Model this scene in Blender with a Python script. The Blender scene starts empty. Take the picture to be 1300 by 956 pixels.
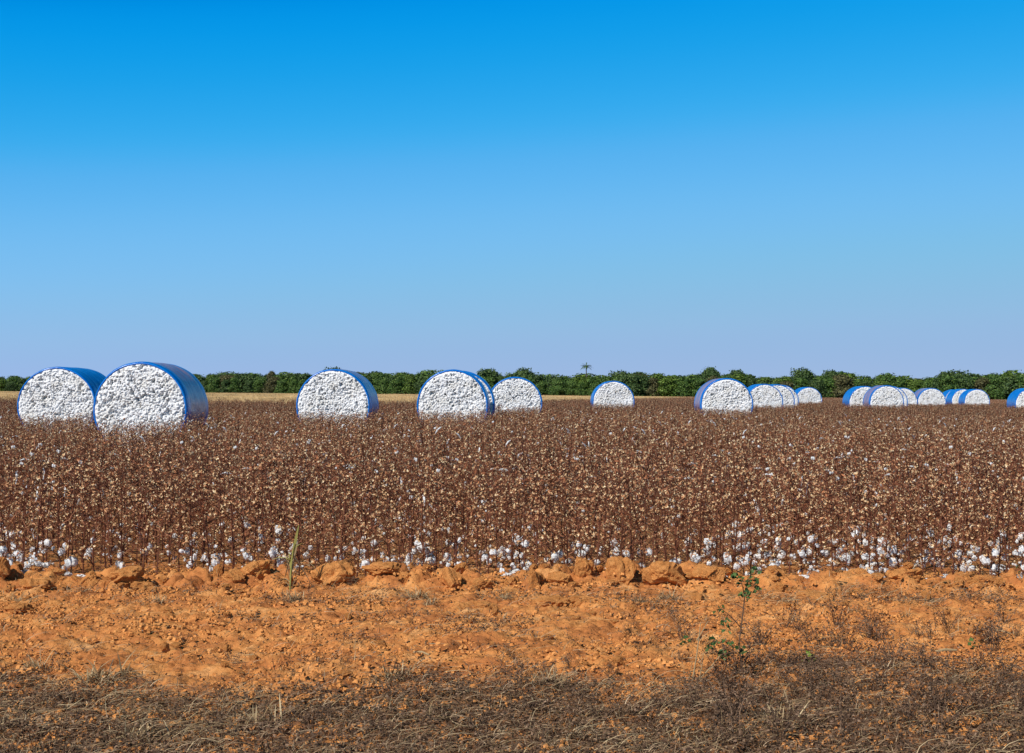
import bpy, math, random
import numpy as np
from mathutils import Vector, Matrix, Euler

random.seed(7)
RNG = np.random.default_rng(11)
SC = bpy.context.scene
COL = SC.collection
PI = math.pi
rad = math.radians

# ------------------------------------------------------------------ camera
F = 1800.0                      # focal length in pixels of the 1300 px wide photo
CAM_H = 1.6
PITCH = math.atan(20 / F)
ROLL = math.atan(0.006)
cam_d = bpy.data.cameras.new('camera')
cam = bpy.data.objects.new('camera', cam_d)
COL.objects.link(cam)
cam_d.sensor_width = 36.0
cam_d.lens = F / 1300 * 36.0
cam_d.clip_start = 0.05
cam_d.clip_end = 6000
CAM_M = Matrix.Translation((0, 0, CAM_H)) @ Matrix.Rotation(PI/2 + PITCH, 4, 'X') @ Matrix.Rotation(ROLL, 4, 'Z')
cam.matrix_world = CAM_M
SC.camera = cam


def ray(px, py):
    v = Vector(((px - 650) / F, -(py - 478) / F, -1.0))
    return (CAM_M.to_3x3() @ v)


def at(px, py, z=0.0):
    """world point on the height z below pixel (px,py) of the 1300 x 956 photo"""
    r = ray(px, py)
    t = (z - CAM_H) / r.z
    return Vector((r.x * t, r.y * t, z))


def at_y(px, Y):
    r = ray(px, 498)
    return r.x / r.y * Y


def hor(px):
    return 498 + 0.006 * (px - 650)


# ------------------------------------------------------------------ noise
def _hash(ix, iy, seed):
    h = (ix.astype(np.int64) * 374761393 + iy.astype(np.int64) * 668265263 + seed * 974634777) & 0x7fffffff
    h = ((h ^ (h >> 13)) * 1274126177) & 0x7fffffff
    return ((h ^ (h >> 16)) & 0xffff) / 65535.0


def vnoise(x, y, seed=0):
    ix = np.floor(x); iy = np.floor(y)
    fx = x - ix; fy = y - iy
    fx = fx * fx * fx * (fx * (fx * 6 - 15) + 10); fy = fy * fy * fy * (fy * (fy * 6 - 15) + 10)
    a = _hash(ix, iy, seed); b = _hash(ix + 1, iy, seed)
    c = _hash(ix, iy + 1, seed); d = _hash(ix + 1, iy + 1, seed)
    return (a + (b - a) * fx) * (1 - fy) + (c + (d - c) * fx) * fy - 0.5


def fbm(x, y, sc, octs=3, seed=0, gain=0.5):
    s = 0; a = 1.0
    for o in range(octs):
        s = s + a * vnoise(x / sc + 17.3 * o, y / sc - 9.1 * o, seed + o)
        a *= gain; sc *= 0.5
    return s


def cells(x, y, sc, seed=0, jit=0.9):
    """distance to nearest and second nearest jittered cell point, plus a cell value"""
    gx = np.floor(x / sc); gy = np.floor(y / sc)
    d1 = np.full(np.shape(x), 9.0); d2 = d1.copy(); val = np.zeros(np.shape(x))
    for i in (-1, 0, 1):
        for j in (-1, 0, 1):
            cx = gx + i; cy = gy + j
            px_ = cx + 0.5 + jit * (_hash(cx, cy, seed) - 0.5)
            py_ = cy + 0.5 + jit * (_hash(cx, cy, seed + 5) - 0.5)
            d = np.hypot(x / sc - px_, y / sc - py_)
            n = d < d1
            d2 = np.where(n, d1, np.minimum(d2, d))
            val = np.where(n, _hash(cx, cy, seed + 9), val)
            d1 = np.where(n, d, d1)
    return d1, d2, val


# ------------------------------------------------------------------ terrain height
def base_z(x, y):
    """gentle fall of the land towards the right"""
    return -0.0046 * np.clip(np.asarray(x, float) - 4, 0, 400)


def ground_z(x, y):
    x = np.asarray(x, float); y = np.asarray(y, float)
    z = base_z(x, y)
    near = np.clip((15.5 - y) / 2.5, 0, 1) * np.clip((12 - np.abs(x)) / 3, 0, 1)
    r = np.exp(-((y - 11.72 - 0.12 * np.sin(x * 1.3)) / 0.30) ** 2)
    ver = np.clip((12.35 - y) / 0.5, 0, 1)
    b = 0.05 * fbm(x, y, 1.6, 3, 3)
    d1, d2, v = cells(x + 0.05 * fbm(x, y, .15, 2, 40), y * 1.2, 0.22, 8)
    b = b + ver * (0.085 * (v > .6) * v * np.clip(d2 - d1, 0, .4) / .4) * (0.35 + 0.9 * r)
    d1, d2, v = cells(x + 0.03 * fbm(x, y, .1, 2, 41), y * 1.3, 0.085, 18)
    b = b + ver * 0.022 * v * np.clip(d2 - d1, 0, .4) / .4
    b = b + ver * 0.034 * fbm(x, y, 0.10, 3, 23, .6) + 0.01 * fbm(x, y, .25, 2, 29)
    b = b + r * (0.06 + 0.12 * fbm(x, y, .40, 4, 31, .6))
    return z + b * near


# ------------------------------------------------------------------ materials
def new_mat(name):
    m = bpy.data.materials.new(name); m.use_nodes = True
    nt = m.node_tree; nt.nodes.clear()
    out = nt.nodes.new('ShaderNodeOutputMaterial')
    p = nt.nodes.new('ShaderNodeBsdfPrincipled')
    nt.links.new(p.outputs[0], out.inputs[0])
    return m, nt, p


def N(nt, t, **kw):
    n = nt.nodes.new(t)
    for k, v in kw.items():
        if k.startswith('_'):
            setattr(n, k[1:], v)
        else:
            n.inputs[k.replace('__', ' ')].default_value = v
    return n


def ramp(nt, src, stops, interp='LINEAR'):
    r = nt.nodes.new('ShaderNodeValToRGB')
    r.color_ramp.interpolation = interp
    el = r.color_ramp.elements
    while len(el) < len(stops): el.new(0.5)
    for e, (p, c) in zip(el, stops):
        e.position = p; e.color = (*c, 1)
    nt.links.new(src, r.inputs[0])
    return r.outputs[0]


def mixc(nt, a, b, fac, mode='MIX'):
    m = nt.nodes.new('ShaderNodeMix'); m.data_type = 'RGBA'; m.blend_type = mode
    for s, v in ((m.inputs[6], a), (m.inputs[7], b), (m.inputs[0], fac)):
        if isinstance(v, bpy.types.NodeSocket): nt.links.new(v, s)
        elif isinstance(v, (int, float)): s.default_value = v
        else: s.default_value = (*v, 1)
    return m.outputs[2]


def island_mat(name, stops, rough=0.8, transl=0.0, spec=0.2):
    """colour varies from piece to piece (leaf, burr, straw)"""
    m, nt, p = new_mat(name)
    g = N(nt, 'ShaderNodeNewGeometry')
    c = ramp(nt, g.outputs['Random Per Island'], stops)
    nt.links.new(c, p.inputs['Base Color'])
    p.inputs['Roughness'].default_value = rough
    p.inputs['Specular IOR Level'].default_value = spec
    if transl > 0:
        t = N(nt, 'ShaderNodeBsdfTranslucent'); nt.links.new(c, t.inputs[0])
        mx = N(nt, 'ShaderNodeMixShader'); mx.inputs[0].default_value = transl
        nt.links.new(p.outputs[0], mx.inputs[1]); nt.links.new(t.outputs[0], mx.inputs[2])
        nt.links.new(mx.outputs[0], [n for n in nt.nodes if n.type == 'OUTPUT_MATERIAL'][0].inputs[0])
    return m


def soil_mat(name, clod=False):
    m, nt, p = new_mat(name)
    co = N(nt, 'ShaderNodeNewGeometry').outputs['Position'] if not clod else N(nt, 'ShaderNodeTexCoord').outputs['Object']
    n1 = N(nt, 'ShaderNodeTexNoise', Scale=2.2, Detail=7.0, Roughness=0.68); nt.links.new(co, n1.inputs['Vector'])
    n2 = N(nt, 'ShaderNodeTexNoise', Scale=14.0, Detail=8.0, Roughness=0.7); nt.links.new(co, n2.inputs['Vector'])
    n3 = N(nt, 'ShaderNodeTexNoise', Scale=70.0, Detail=4.0, Roughness=0.7); nt.links.new(co, n3.inputs['Vector'])
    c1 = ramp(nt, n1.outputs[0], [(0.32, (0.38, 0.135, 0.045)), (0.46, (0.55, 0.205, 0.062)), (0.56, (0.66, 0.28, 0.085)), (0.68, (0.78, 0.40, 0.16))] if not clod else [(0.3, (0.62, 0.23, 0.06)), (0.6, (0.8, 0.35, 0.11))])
    c2 = ramp(nt, n2.outputs[0], [(0.30, (0.42, 0.36, 0.32)), (0.47, (0.95, 0.95, 0.95)), (0.75, (1.15, 1.15, 1.15))])
    c = mixc(nt, c1, c2, 1.0, 'MULTIPLY')
    if not clod:
        # dead leaf crumbs trodden into the soil: under the plants and in the nearest verge
        sx = N(nt, 'ShaderNodeSeparateXYZ'); nt.links.new(co, sx.inputs[0])
        mr = N(nt, 'ShaderNodeMapRange'); nt.links.new(sx.outputs[1], mr.inputs[0])
        for i, v in ((1, 12.2), (2, 14.0), (3, 0.0), (4, 0.2)): mr.inputs[i].default_value = v
        mr2 = N(nt, 'ShaderNodeMapRange'); nt.links.new(sx.outputs[1], mr2.inputs[0])
        for i, v in ((1, 8.4), (2, 7.2), (3, 0.0), (4, 0.22)): mr2.inputs[i].default_value = v
        ad = N(nt, 'ShaderNodeMath', _operation='ADD'); nt.links.new(mr.outputs[0], ad.inputs[0]); nt.links.new(mr2.outputs[0], ad.inputs[1])
        n4 = N(nt, 'ShaderNodeTexNoise', Scale=22.0, Detail=7.0, Roughness=0.75); nt.links.new(co, n4.inputs['Vector'])
        ad2 = N(nt, 'ShaderNodeMath', _operation='ADD'); nt.links.new(ad.outputs[0], ad2.inputs[0]); nt.links.new(n4.outputs[0], ad2.inputs[1])
        f = ramp(nt, ad2.outputs[0], [(0.6, (0, 0, 0)), (0.72, (0.85, 0.85, 0.85))])
        c = mixc(nt, c, (0.13, 0.075, 0.045), f)
        # far off the field floor is brown with dead leaves
        mr3 = N(nt, 'ShaderNodeMapRange'); nt.links.new(sx.outputs[1], mr3.inputs[0])
        for i, v in ((1, 18), (2, 40), (3, 0.0), (4, 0.8)): mr3.inputs[i].default_value = v
        c = mixc(nt, c, (0.16, 0.085, 0.05), mr3.outputs[0])
    nt.links.new(c, p.inputs['Base Color'])
    p.inputs['Roughness'].default_value = 0.95
    p.inputs['Specular IOR Level'].default_value = 0.1
    ad = N(nt, 'ShaderNodeMath', _operation='MULTIPLY_ADD'); nt.links.new(n3.outputs[0], ad.inputs[0]); ad.inputs[1].default_value = 0.35
    nt.links.new(n2.outputs[0], ad.inputs[2])
    b = N(nt, 'ShaderNodeBump', Strength=0.9, Distance=0.025); nt.links.new(ad.outputs[0], b.inputs['Height'])
    nt.links.new(b.outputs[0], p.inputs['Normal'])
    return m


def cotton_mat(name='cotton_lint'):
    m, nt, p = new_mat(name)
    co = N(nt, 'ShaderNodeTexCoord').outputs['Object']
    n = N(nt, 'ShaderNodeTexNoise', Scale=40.0, Detail=5.0); nt.links.new(co, n.inputs['Vector'])
    c = ramp(nt, n.outputs[0], [(0.25, (0.72, 0.68, 0.62)), (0.42, (0.83, 0.82, 0.81)), (0.7, (0.88, 0.88, 0.88))])
    n2 = N(nt, 'ShaderNodeTexNoise', Scale=26.0, Detail=3.0); nt.links.new(co, n2.inputs['Vector'])
    nl = N(nt, 'ShaderNodeTexNoise', Scale=2.3, Detail=4.0); nt.links.new(co, nl.inputs['Vector'])
    c = mixc(nt, c, ramp(nt, nl.outputs[0], [(0.35, (0.86, 0.84, 0.80)), (0.55, (1, 1, 1))]), 1.0, 'MULTIPLY')
    f = ramp(nt, n2.outputs[0], [(0.63, (0, 0, 0)), (0.70, (1, 1, 1))])
    c = mixc(nt, c, (0.22, 0.15, 0.10), f)
    nt.links.new(c, p.inputs['Base Color'])
    p.inputs['Roughness'].default_value = 1.0
    p.inputs['Specular IOR Level'].default_value = 0.05
    b = N(nt, 'ShaderNodeBump', Strength=0.6, Distance=0.02); nt.links.new(n.outputs[0], b.inputs['Height'])
    nt.links.new(b.outputs[0], p.inputs['Normal'])
    return m


def wrap_mat(name, mauve_mix=0.0):
    """glossy blue film wound round the bale; mauve_mix = how far the middle turns mauve"""
    m, nt, p = new_mat(name)
    co = N(nt, 'ShaderNodeTexCoord').outputs['Object']
    # coordinates: radius angle and length, so that the streaks run round the bale
    sx = N(nt, 'ShaderNodeSeparateXYZ'); nt.links.new(co, sx.inputs[0])
    mp = N(nt, 'ShaderNodeMapping'); nt.links.new(co, mp.inputs[0]); mp.inputs['Scale'].default_value = (0.6, 9.0, 0.6)
    n = N(nt, 'ShaderNodeTexNoise', Scale=1.6, Detail=6.0, Roughness=0.6); nt.links.new(mp.outputs[0], n.inputs['Vector'])
    blue = ramp(nt, n.outputs[0], [(0.3, (0.001, 0.085, 0.38)), (0.5, (0.001, 0.15, 0.56)), (0.7, (0.004, 0.24, 0.70))])
    c = blue
    if mauve_mix > 0:
        a = N(nt, 'ShaderNodeMapRange'); nt.links.new(sx.outputs[1], a.inputs[0])
        for i, v in ((1, 0.34), (2, 0.42), (3, 0.0), (4, 1.0)): a.inputs[i].default_value = v
        b_ = N(nt, 'ShaderNodeMapRange'); nt.links.new(sx.outputs[1], b_.inputs[0])
        for i, v in ((1, 2.0), (2, 2.1), (3, 1.0), (4, 0.0)): b_.inputs[i].default_value = v
        mu = N(nt, 'ShaderNodeMath', _operation='MULTIPLY'); nt.links.new(a.outputs[0], mu.inputs[0]); nt.links.new(b_.outputs[0], mu.inputs[1])
        mu2 = N(nt, 'ShaderNodeMath', _operation='MULTIPLY'); nt.links.new(mu.outputs[0], mu2.inputs[0]); mu2.inputs[1].default_value = mauve_mix
        streaked = ramp(nt, n.outputs[0], [(0.38, (0.02, 0.15, 0.34)), (0.46, (0.20, 0.14, 0.26)), (0.58, (0.42, 0.25, 0.30))])  # teal to mauve streaks across the middle, both ends stay blue
        c = mixc(nt, blue, streaked, mu2.outputs[0])
    nt.links.new(c, p.inputs['Base Color'])
    p.inputs['Roughness'].default_value = 0.28
    p.inputs['Specular IOR Level'].default_value = 0.6
    bp = N(nt, 'ShaderNodeBump', Strength=0.6, Distance=0.03); nt.links.new(n.outputs[0], bp.inputs['Height'])
    nt.links.new(bp.outputs[0], p.inputs['Normal'])
    return m


M = {}
M['soil'] = soil_mat('orange_clay_soil')
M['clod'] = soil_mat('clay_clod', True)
M['cotton'] = cotton_mat()
M['stem'] = island_mat('dry_stem', [(0, (0.035, 0.013, 0.009)), (0.4, (0.07, 0.025, 0.015)), (0.7, (0.19, 0.066, 0.034)), (1, (0.38, 0.16, 0.085))], .8)
M['burr'] = island_mat('dry_burr', [(0, (0.18, 0.065, 0.035)), (0.36, (0.40, 0.17, 0.08)), (0.58, (0.68, 0.42, 0.21)), (0.8, (0.82, 0.62, 0.36)), (1, (0.9, 0.76, 0.52))], .7, 0.1)
M['bract'] = island_mat('dry_leaf', [(0, (0.15, 0.05, 0.026)), (0.6, (0.46, 0.18, 0.08)), (1, (0.70, 0.38, 0.19))], .8, .15)
M['lint'] = island_mat('open_boll_lint', [(0, (0.82, 0.80, 0.77)), (1, (0.92, 0.92, 0.91))], 1.0, .28, .05)
M['wrap'] = wrap_mat('blue_film')
M['wrap_mauve'] = wrap_mat('mauve_blue_film', 0.9)
M['straw'] = island_mat('straw', [(0, (0.16, 0.10, 0.055)), (0.5, (0.38, 0.26, 0.13)), (1, (0.66, 0.5, 0.29))], .7, .1)
M['litter'] = island_mat('grey_litter', [(0, (0.06, 0.034, 0.02)), (0.6, (0.18, 0.10, 0.058)), (0.85, (0.34, 0.22, 0.125)), (1, (0.58, 0.42, 0.26))], .8)
M['brush'] = island_mat('dark_dry_brush', [(0, (0.045, 0.026, 0.017)), (0.7, (0.15, 0.085, 0.05)), (1, (0.30, 0.19, 0.12))], .85)
M['maize'] = island_mat('ripe_straw_field', [(0, (0.42, 0.24, 0.10)), (0.5, (0.76, 0.50, 0.22)), (1, (0.90, 0.70, 0.38))], .8, .15)
M['green'] = island_mat('weed_leaf', [(0, (0.03, 0.065, 0.018)), (0.6, (0.07, 0.13, 0.035)), (1, (0.15, 0.22, 0.06))], .5, .25)
M['lime'] = island_mat('young_leaf', [(0, (0.16, 0.32, 0.03)), (1, (0.38, 0.5, 0.07))], .5, .25)
M['reed'] = island_mat('yellow_green_leaf', [(0, (0.32, 0.33, 0.06)), (0.6, (0.45, 0.42, 0.12)), (1, (0.55, 0.42, 0.2))], .6, .25)
M['bark'] = island_mat('bark', [(0, (0.07, 0.05, 0.035)), (1, (0.16, 0.12, 0.09))], .9)
LEAF = []
for i, (a, b, c_) in enumerate([((0.018, 0.048, 0.011), (0.075, 0.145, 0.028), (0.17, 0.25, 0.05)),
                                ((0.018, 0.042, 0.014), (0.062, 0.11, 0.03), (0.13, 0.19, 0.055)),
                                ((0.03, 0.06, 0.012), (0.10, 0.165, 0.024), (0.19, 0.27, 0.045)),
                                ((0.04, 0.038, 0.018), (0.10, 0.10, 0.038), (0.18, 0.16, 0.06))]):
    LEAF.append(island_mat('foliage', [(0, a), (0.55, b), (1, c_)], .6, .12, .25))


# ------------------------------------------------------------------ mesh helpers
class MB:
    def __init__(s):
        s.v = []; s.f = []; s.m = []; s.n = 0

    def add(s, verts, faces, mat=0):
        b = s.n
        s.v.extend(map(tuple, verts)); s.n += len(verts)
        for f in faces: s.f.append(tuple(b + i for i in f))
        s.m.extend([mat] * len(faces))

    def tube(s, pts, radii, n=3, mat=0, cap=False):
        pts = [Vector(p) for p in pts]
        rings = []
        for i, p in enumerate(pts):
            d = (pts[min(i + 1, len(pts) - 1)] - pts[max(i - 1, 0)])
            if d.length < 1e-6: d = Vector((0, 0, 1))
            d.normalize()
            a = d.cross(Vector((0.13, 0.97, 0.2))).normalized(); b = d.cross(a)
            for k in range(n):
                t = 2 * PI * k / n
                rings.append(p + (a * math.cos(t) + b * math.sin(t)) * radii[i])
        fs = []
        for i in range(len(pts) - 1):
            for k in range(n):
                fs.append((i*n + k, i*n + (k+1) % n, (i+1)*n + (k+1) % n, (i+1)*n + k))
        if cap: fs.append(tuple(range((len(pts)-1)*n, len(pts)*n)))
        s.add(rings, fs, mat)

    def blade(s, p, d, L, w, up=0.3, seg=3, mat=0, droop=0.0, side=None):
        """a thin leaf or straw that starts at p along d and bends down"""
        p = Vector(p); d = Vector(d).normalized()
        sd = side or d.cross(Vector((0, 0, 1)))
        if sd.length < .05: sd = Vector((1, 0, 0))
        sd.normalize()
        vs = []
        for i in range(seg + 1):
            t = i / seg
            ww = w * (math.sin(PI * min(1, t * 0.85 + 0.12)) * 0.9 + 0.1) * 0.5
            q = p + d * (L * t) + Vector((0, 0, -droop * L * t * t))
            vs += [q - sd * ww, q + sd * ww]
        s.add(vs, [(2*i, 2*i+1, 2*i+3, 2*i+2) for i in range(seg)], mat)

    def mesh(s, name, mats, smooth=False):
        me = bpy.data.meshes.new(name)
        me.from_pydata(s.v, [], s.f)
        for m in mats: me.materials.append(m)
        me.polygons.foreach_set('material_index', s.m)
        if smooth: me.polygons.foreach_set('use_smooth', [True] * len(s.f))
        me.update()
        return me


def link(name, me, parent=None, loc=(0, 0, 0), rot=(0, 0, 0), sc=(1, 1, 1)):
    o = bpy.data.objects.new(name, me); COL.objects.link(o)
    o.location = loc; o.rotation_euler = rot; o.scale = sc
    if parent: o.parent = parent
    return o


def tag(o, label=None, cat=None, group=None, kind=None):
    if label: o['label'] = label
    if cat: o['category'] = cat
    if group: o['group'] = group
    if kind: o['kind'] = kind
    return o


def grid_mesh(name, X, Y, Z, mat, smooth=True):
    ny, nx = X.shape
    me = bpy.data.meshes.new(name)
    co = np.stack([X, Y, Z], -1).reshape(-1, 3).astype(np.float32)
    idx = np.arange(nx * ny).reshape(ny, nx)
    q = np.stack([idx[:-1, :-1], idx[:-1, 1:], idx[1:, 1:], idx[1:, :-1]], -1).reshape(-1, 4)
    return quads_mesh(name, co, q, [mat], None, smooth)


def quads_mesh(name, co, q, mats, mi=None, smooth=False):
    me = bpy.data.meshes.new(name)
    me.vertices.add(len(co)); me.vertices.foreach_set('co', np.asarray(co, np.float32).ravel())
    me.loops.add(q.size); me.loops.foreach_set('vertex_index', q.astype(np.int32).ravel())
    me.polygons.add(len(q))
    k = q.shape[1]
    me.polygons.foreach_set('loop_start', np.arange(0, q.size, k, dtype=np.int32))
    me.polygons.foreach_set('loop_total', np.full(len(q), k, np.int32))
    for m in mats: me.materials.append(m)
    if mi is not None: me.polygons.foreach_set('material_index', np.asarray(mi, np.int32))
    if smooth: me.polygons.foreach_set('use_smooth', np.ones(len(q), bool))
    me.update(calc_edges=True)
    return me


# ------------------------------------------------------------------ ground sheet
def graded(lo, hi, step, far, growth):
    a = list(np.arange(lo, hi, step)); s = step
    while a[-1] < far:
        s *= growth; a.append(a[-1] + s)
    return a


ys = graded(4.2, 13.2, 0.016, 3500, 1.05)
ys = [-60, -20, -5, 0, 2, 3, 3.6, 4.0] + ys
xr = graded(0, 5.6, 0.019, 3000, 1.07)
xs = sorted(set([-v for v in xr] + xr))
X, Y = np.meshgrid(np.array(xs), np.array(ys))
g = link('ground', grid_mesh('ground', X, Y, ground_z(X, Y), M['soil']))
tag(g, kind='structure')

# ------------------------------------------------------------------ cotton bales
BR = 1.15; BL = 2.4


def face_mesh(seed):
    nr, ns = 118, 430
    r = np.linspace(0, 1, nr)[:, None] * np.ones((1, ns)) * 1.11
    t = np.linspace(0, 2 * PI, ns, endpoint=False)[None, :] * np.ones((nr, 1))
    x = r * np.cos(t); z = r * np.sin(t)
    wx = x + 0.03 * fbm(x, z, .12, 2, seed); wz = z + 0.03 * fbm(x, z, .12, 2, seed + 3)
    d1, d2, v = cells(wx, wz, 0.055, seed)
    h = 0.024 * np.sqrt(np.clip(1 - (d1 / .75) ** 2, 0, 1)) + 0.03 * (v - .5)
    d1b, _, vb = cells(wx, wz, 0.03, seed + 50)
    h += 0.014 * np.sqrt(np.clip(1 - (d1b / .8) ** 2, 0, 1))
    pit = np.clip((.75 * vnoise(x / .042, z / .05, seed + 70) + .45 * vnoise(x / .12, z / .12, seed + 71)) - 0.14, 0, 1)
    up = 0.75 + 0.5 * np.clip(z + .2, -.6, .6)
    h -= pit * 0.42 * up
    h += 0.03 * fbm(x, z, .4, 2, seed + 90)
    edge = np.clip((1.11 - r) / 0.09, 0, 1) ** .5
    y = -(h + 0.035) * edge + 0.03
    ri = r / 1.11
    co = np.stack([x, y, z], -1).reshape(-1, 3)
    idx = np.arange(nr * ns).reshape(nr, ns)
    i2 = np.roll(idx, -1, 1)
    q = np.stack([idx[:-1], i2[:-1], i2[1:], idx[1:]], -1).reshape(-1, 4)
    return quads_mesh('cotton_face', co, q, [M['cotton']], None, False)


def wrap_mesh(seed, mat):
    prof = [(1.078, .045), (1.082, .0), (1.095, -.02), (1.115, -.018), (1.134, .005), (1.146, .05), (1.15, .12)]
    for yy in np.linspace(.2, 2.2, 34): prof.append((1.15, yy))
    prof += [(1.15, 2.28), (1.146, 2.35), (1.134, 2.395), (1.115, 2.418), (1.095, 2.42), (1.082, 2.4), (1.078, 2.355)]
    P = np.array(prof); ns = 200
    t = np.linspace(0, 2 * PI, ns, endpoint=False)
    Rr = P[:, 0][:, None] * np.ones((1, ns)); Yy = P[:, 1][:, None] * np.ones((1, ns)); T = t[None, :] * np.ones((len(P), 1))
    body = np.clip(1 - np.abs(Yy - 1.2) / 1.2, 0, 1)
    # tight hoops and slack creases of the film
    Rr = Rr + 0.016 * vnoise(Yy * 8, np.cos(T) * 1.5 + 5, seed) * (body > .05) + 0.010 * vnoise(Yy * 4 + T * 2, T * 5, seed + 31) * (body > .05) + 0.008 * vnoise(np.cos(T) * 6 + Yy, np.sin(T) * 6, seed + 2)
    Rr = Rr - 0.012 * np.exp(-((Yy - 0.36) / .03) ** 2) - 0.012 * np.exp(-((Yy - 2.04) / .03) ** 2)
    Yy = Yy + 0.012 * vnoise(np.cos(T) * 5, np.sin(T) * 5, seed + 7) * (body < .05)
    x = Rr * np.cos(T); z = Rr * np.sin(T)
    co = np.stack([x, Yy, z], -1).reshape(-1, 3)
    idx = np.arange(len(P) * ns).reshape(len(P), ns); i2 = np.roll(idx, -1, 1)
    q = np.stack([idx[:-1], idx[1:], i2[1:], i2[:-1]], -1).reshape(-1, 4)
    return quads_mesh('wrap', co, q, [mat], None, True)


FACES = [face_mesh(100 + 13 * i) for i in range(4)]
WRAPS = [wrap_mesh(5 + i, M['wrap']) for i in range(2)]
WRAPS_MAUVE = [wrap_mesh(15 + i, M['wrap_mauve']) for i in range(2)]
bales = [  # centre px, width px, mauve mix, label
    (72, 101, 0, 'cotton bale in plain blue film at the far left, partly behind the largest bale'),
    (178, 122, 1, 'largest and nearest round cotton bale, blue rim and mauve wrap, near the left edge'),
    (423, 96, 1, 'round cotton bale alone between the left pair and the middle group, mauve on top'),
    (574.5, 92, 0, 'front cotton bale of the middle group, with a second bale right behind it'),
    (585, 86, 0, 'cotton bale behind the front one of the middle group, only its right rim showing'),
    (654, 69, 0, 'smaller round cotton bale at the right end of the middle group, beside the doubled bales'),
    (779, 54, 0, 'small round cotton bale standing alone right of the middle of the field'),
    (923, 67, 1, 'biggest cotton bale on the right half, at the left end of its row'),
    (971, 48, 0, 'round cotton bale just right of and behind the biggest bale on the right half'),
    (987, 45, 0, 'cotton bale partly hidden behind the second bale right of the biggest one at right'),
    (993, 43, 0, 'cotton bale nearly hidden, thin right rim showing just left of the small end bale'),
    (1027, 34, 0, 'small far round cotton bale closing the first right hand row at its right end'),
    (1099, 42, 0, 'cotton bale with broad blue left side, the leftmost of the last right hand cluster'),
    (1126, 44, 1, 'front cotton bale of the last right hand cluster, overlapping the bale on its left'),
    (1132, 41, 0, 'cotton bale showing only a thin sliver behind the front bale of the last cluster'),
    (1147, 36, 0, 'far cotton bale seen as a white wedge between two nearer bales of the last cluster'),
    (1183, 36, 1, 'far round cotton bale with purplish wrap, left of the three overlapping far bales'),
    (1214, 30, 0, 'farthest round cotton bale, a small white slice left of the three overlapping far bales'),
    (1224, 31.6, 0, 'middle one of the three overlapping far round cotton bales near the right edge'),
    (1240.5, 32.6, 0, 'front right one of the three overlapping far round cotton bales, full white face'),
    (1310, 42, 0, 'round cotton bale cut off by the right edge of the photo, blue left side showing'),
]
FOOT = []
for i, (cx, s, mauve_mix, lab) in enumerate(bales):
    Yd = 2 * BR * F / s
    Xd = at_y(cx, Yd)
    z0 = float(base_z(Xd, Yd))
    FOOT.append((Xd, Yd))
    e = link('cotton_bale', None, None, (Xd, Yd, z0), (0, 0, rad(random.uniform(-.8, .8) - (5 if cx > 1190 else 3 if cx > 1090 else 0))))
    e.empty_display_size = .5
    sg = random.uniform(.99, 1.025); e.scale = (random.uniform(.99, 1.02), 1, sg)
    tag(e, lab, 'cotton bale', 'round cotton bales left in the field')
    wv = (WRAPS_MAUVE if mauve_mix else WRAPS)[i % 2]
    ang = random.uniform(0, 6)
    link('wrap', wv, e, (0, 0, BR * .985), (0, 0, 0), (1, 1, .99))
    f1 = link('cotton_face', FACES[i % 4], e, (0, 0, BR * .985), (0, ang * .04, 0), (1, 1, .99))
    link('cotton_face', FACES[(i + 1) % 4], e, (0, BL, BR * .985), (0, 0, PI), (1, 1, .99))


# ------------------------------------------------------------------ cotton plants
def star(mb, p, d, size, mat, petals=4):
    """an open dry burr: petals spread round the direction d"""
    d = Vector(d).normalized()
    a = d.orthogonal().normalized(); b = d.cross(a)
    ph = random.uniform(0, 6)
    for k in range(petals):
        t = ph + 2 * PI * k / petals + random.uniform(-.2, .2)
        o = a * math.cos(t) + b * math.sin(t)
        s_ = -a * math.sin(t) + b * math.cos(t)
        sp = random.uniform(.5, .95)
        m1 = p + o * size * .55 * sp + d * size * .30
        tip = p + o * size * 1.0 * sp + d * size * random.uniform(.3, .8)
        mb.add([p, m1 - s_ * size * .28, tip, m1 + s_ * size * .28], [(0, 1, 2, 3)], mat)


def puff(mb, p, r, mat, squash=1.2, lobes=4):
    """an open boll of lint: a few soft lobes pressed together"""
    p = Vector(p)
    for k in range(lobes):
        t = 2 * PI * k / lobes + random.uniform(-.3, .3)
        c = p + Vector((math.cos(t) * r * .42, math.sin(t) * r * .42, random.uniform(-.35, .25) * r))
        rr = r * random.uniform(.58, .74)
        vs = []; n1, n2 = 4, 7
        vs.append(c + Vector((0, 0, rr * squash)))
        for i in range(1, n1):
            th = PI * i / n1
            for j in range(n2):
                ph = 2 * PI * j / n2 + i * .4
                q = rr * random.uniform(.68, 1.22)
                vs.append(c + Vector((math.sin(th) * math.cos(ph) * q, math.sin(th) * math.sin(ph) * q, math.cos(th) * q * squash)))
        vs.append(c + Vector((0, 0, -rr * squash * 1.1)))
        fs = [(0, 1 + j, 1 + (j + 1) % n2) for j in range(n2)]
        for i in range(n1 - 2):
            for j in range(n2):
                fs.append((1 + i*n2 + j, 1 + (i+1)*n2 + j, 1 + (i+1)*n2 + (j+1) % n2, 1 + i*n2 + (j+1) % n2))
        L = len(vs) - 1
        fs += [(L, 1 + (n1-2)*n2 + (j+1) % n2, 1 + (n1-2)*n2 + j) for j in range(n2)]
        mb.add(vs, fs, mat)


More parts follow.
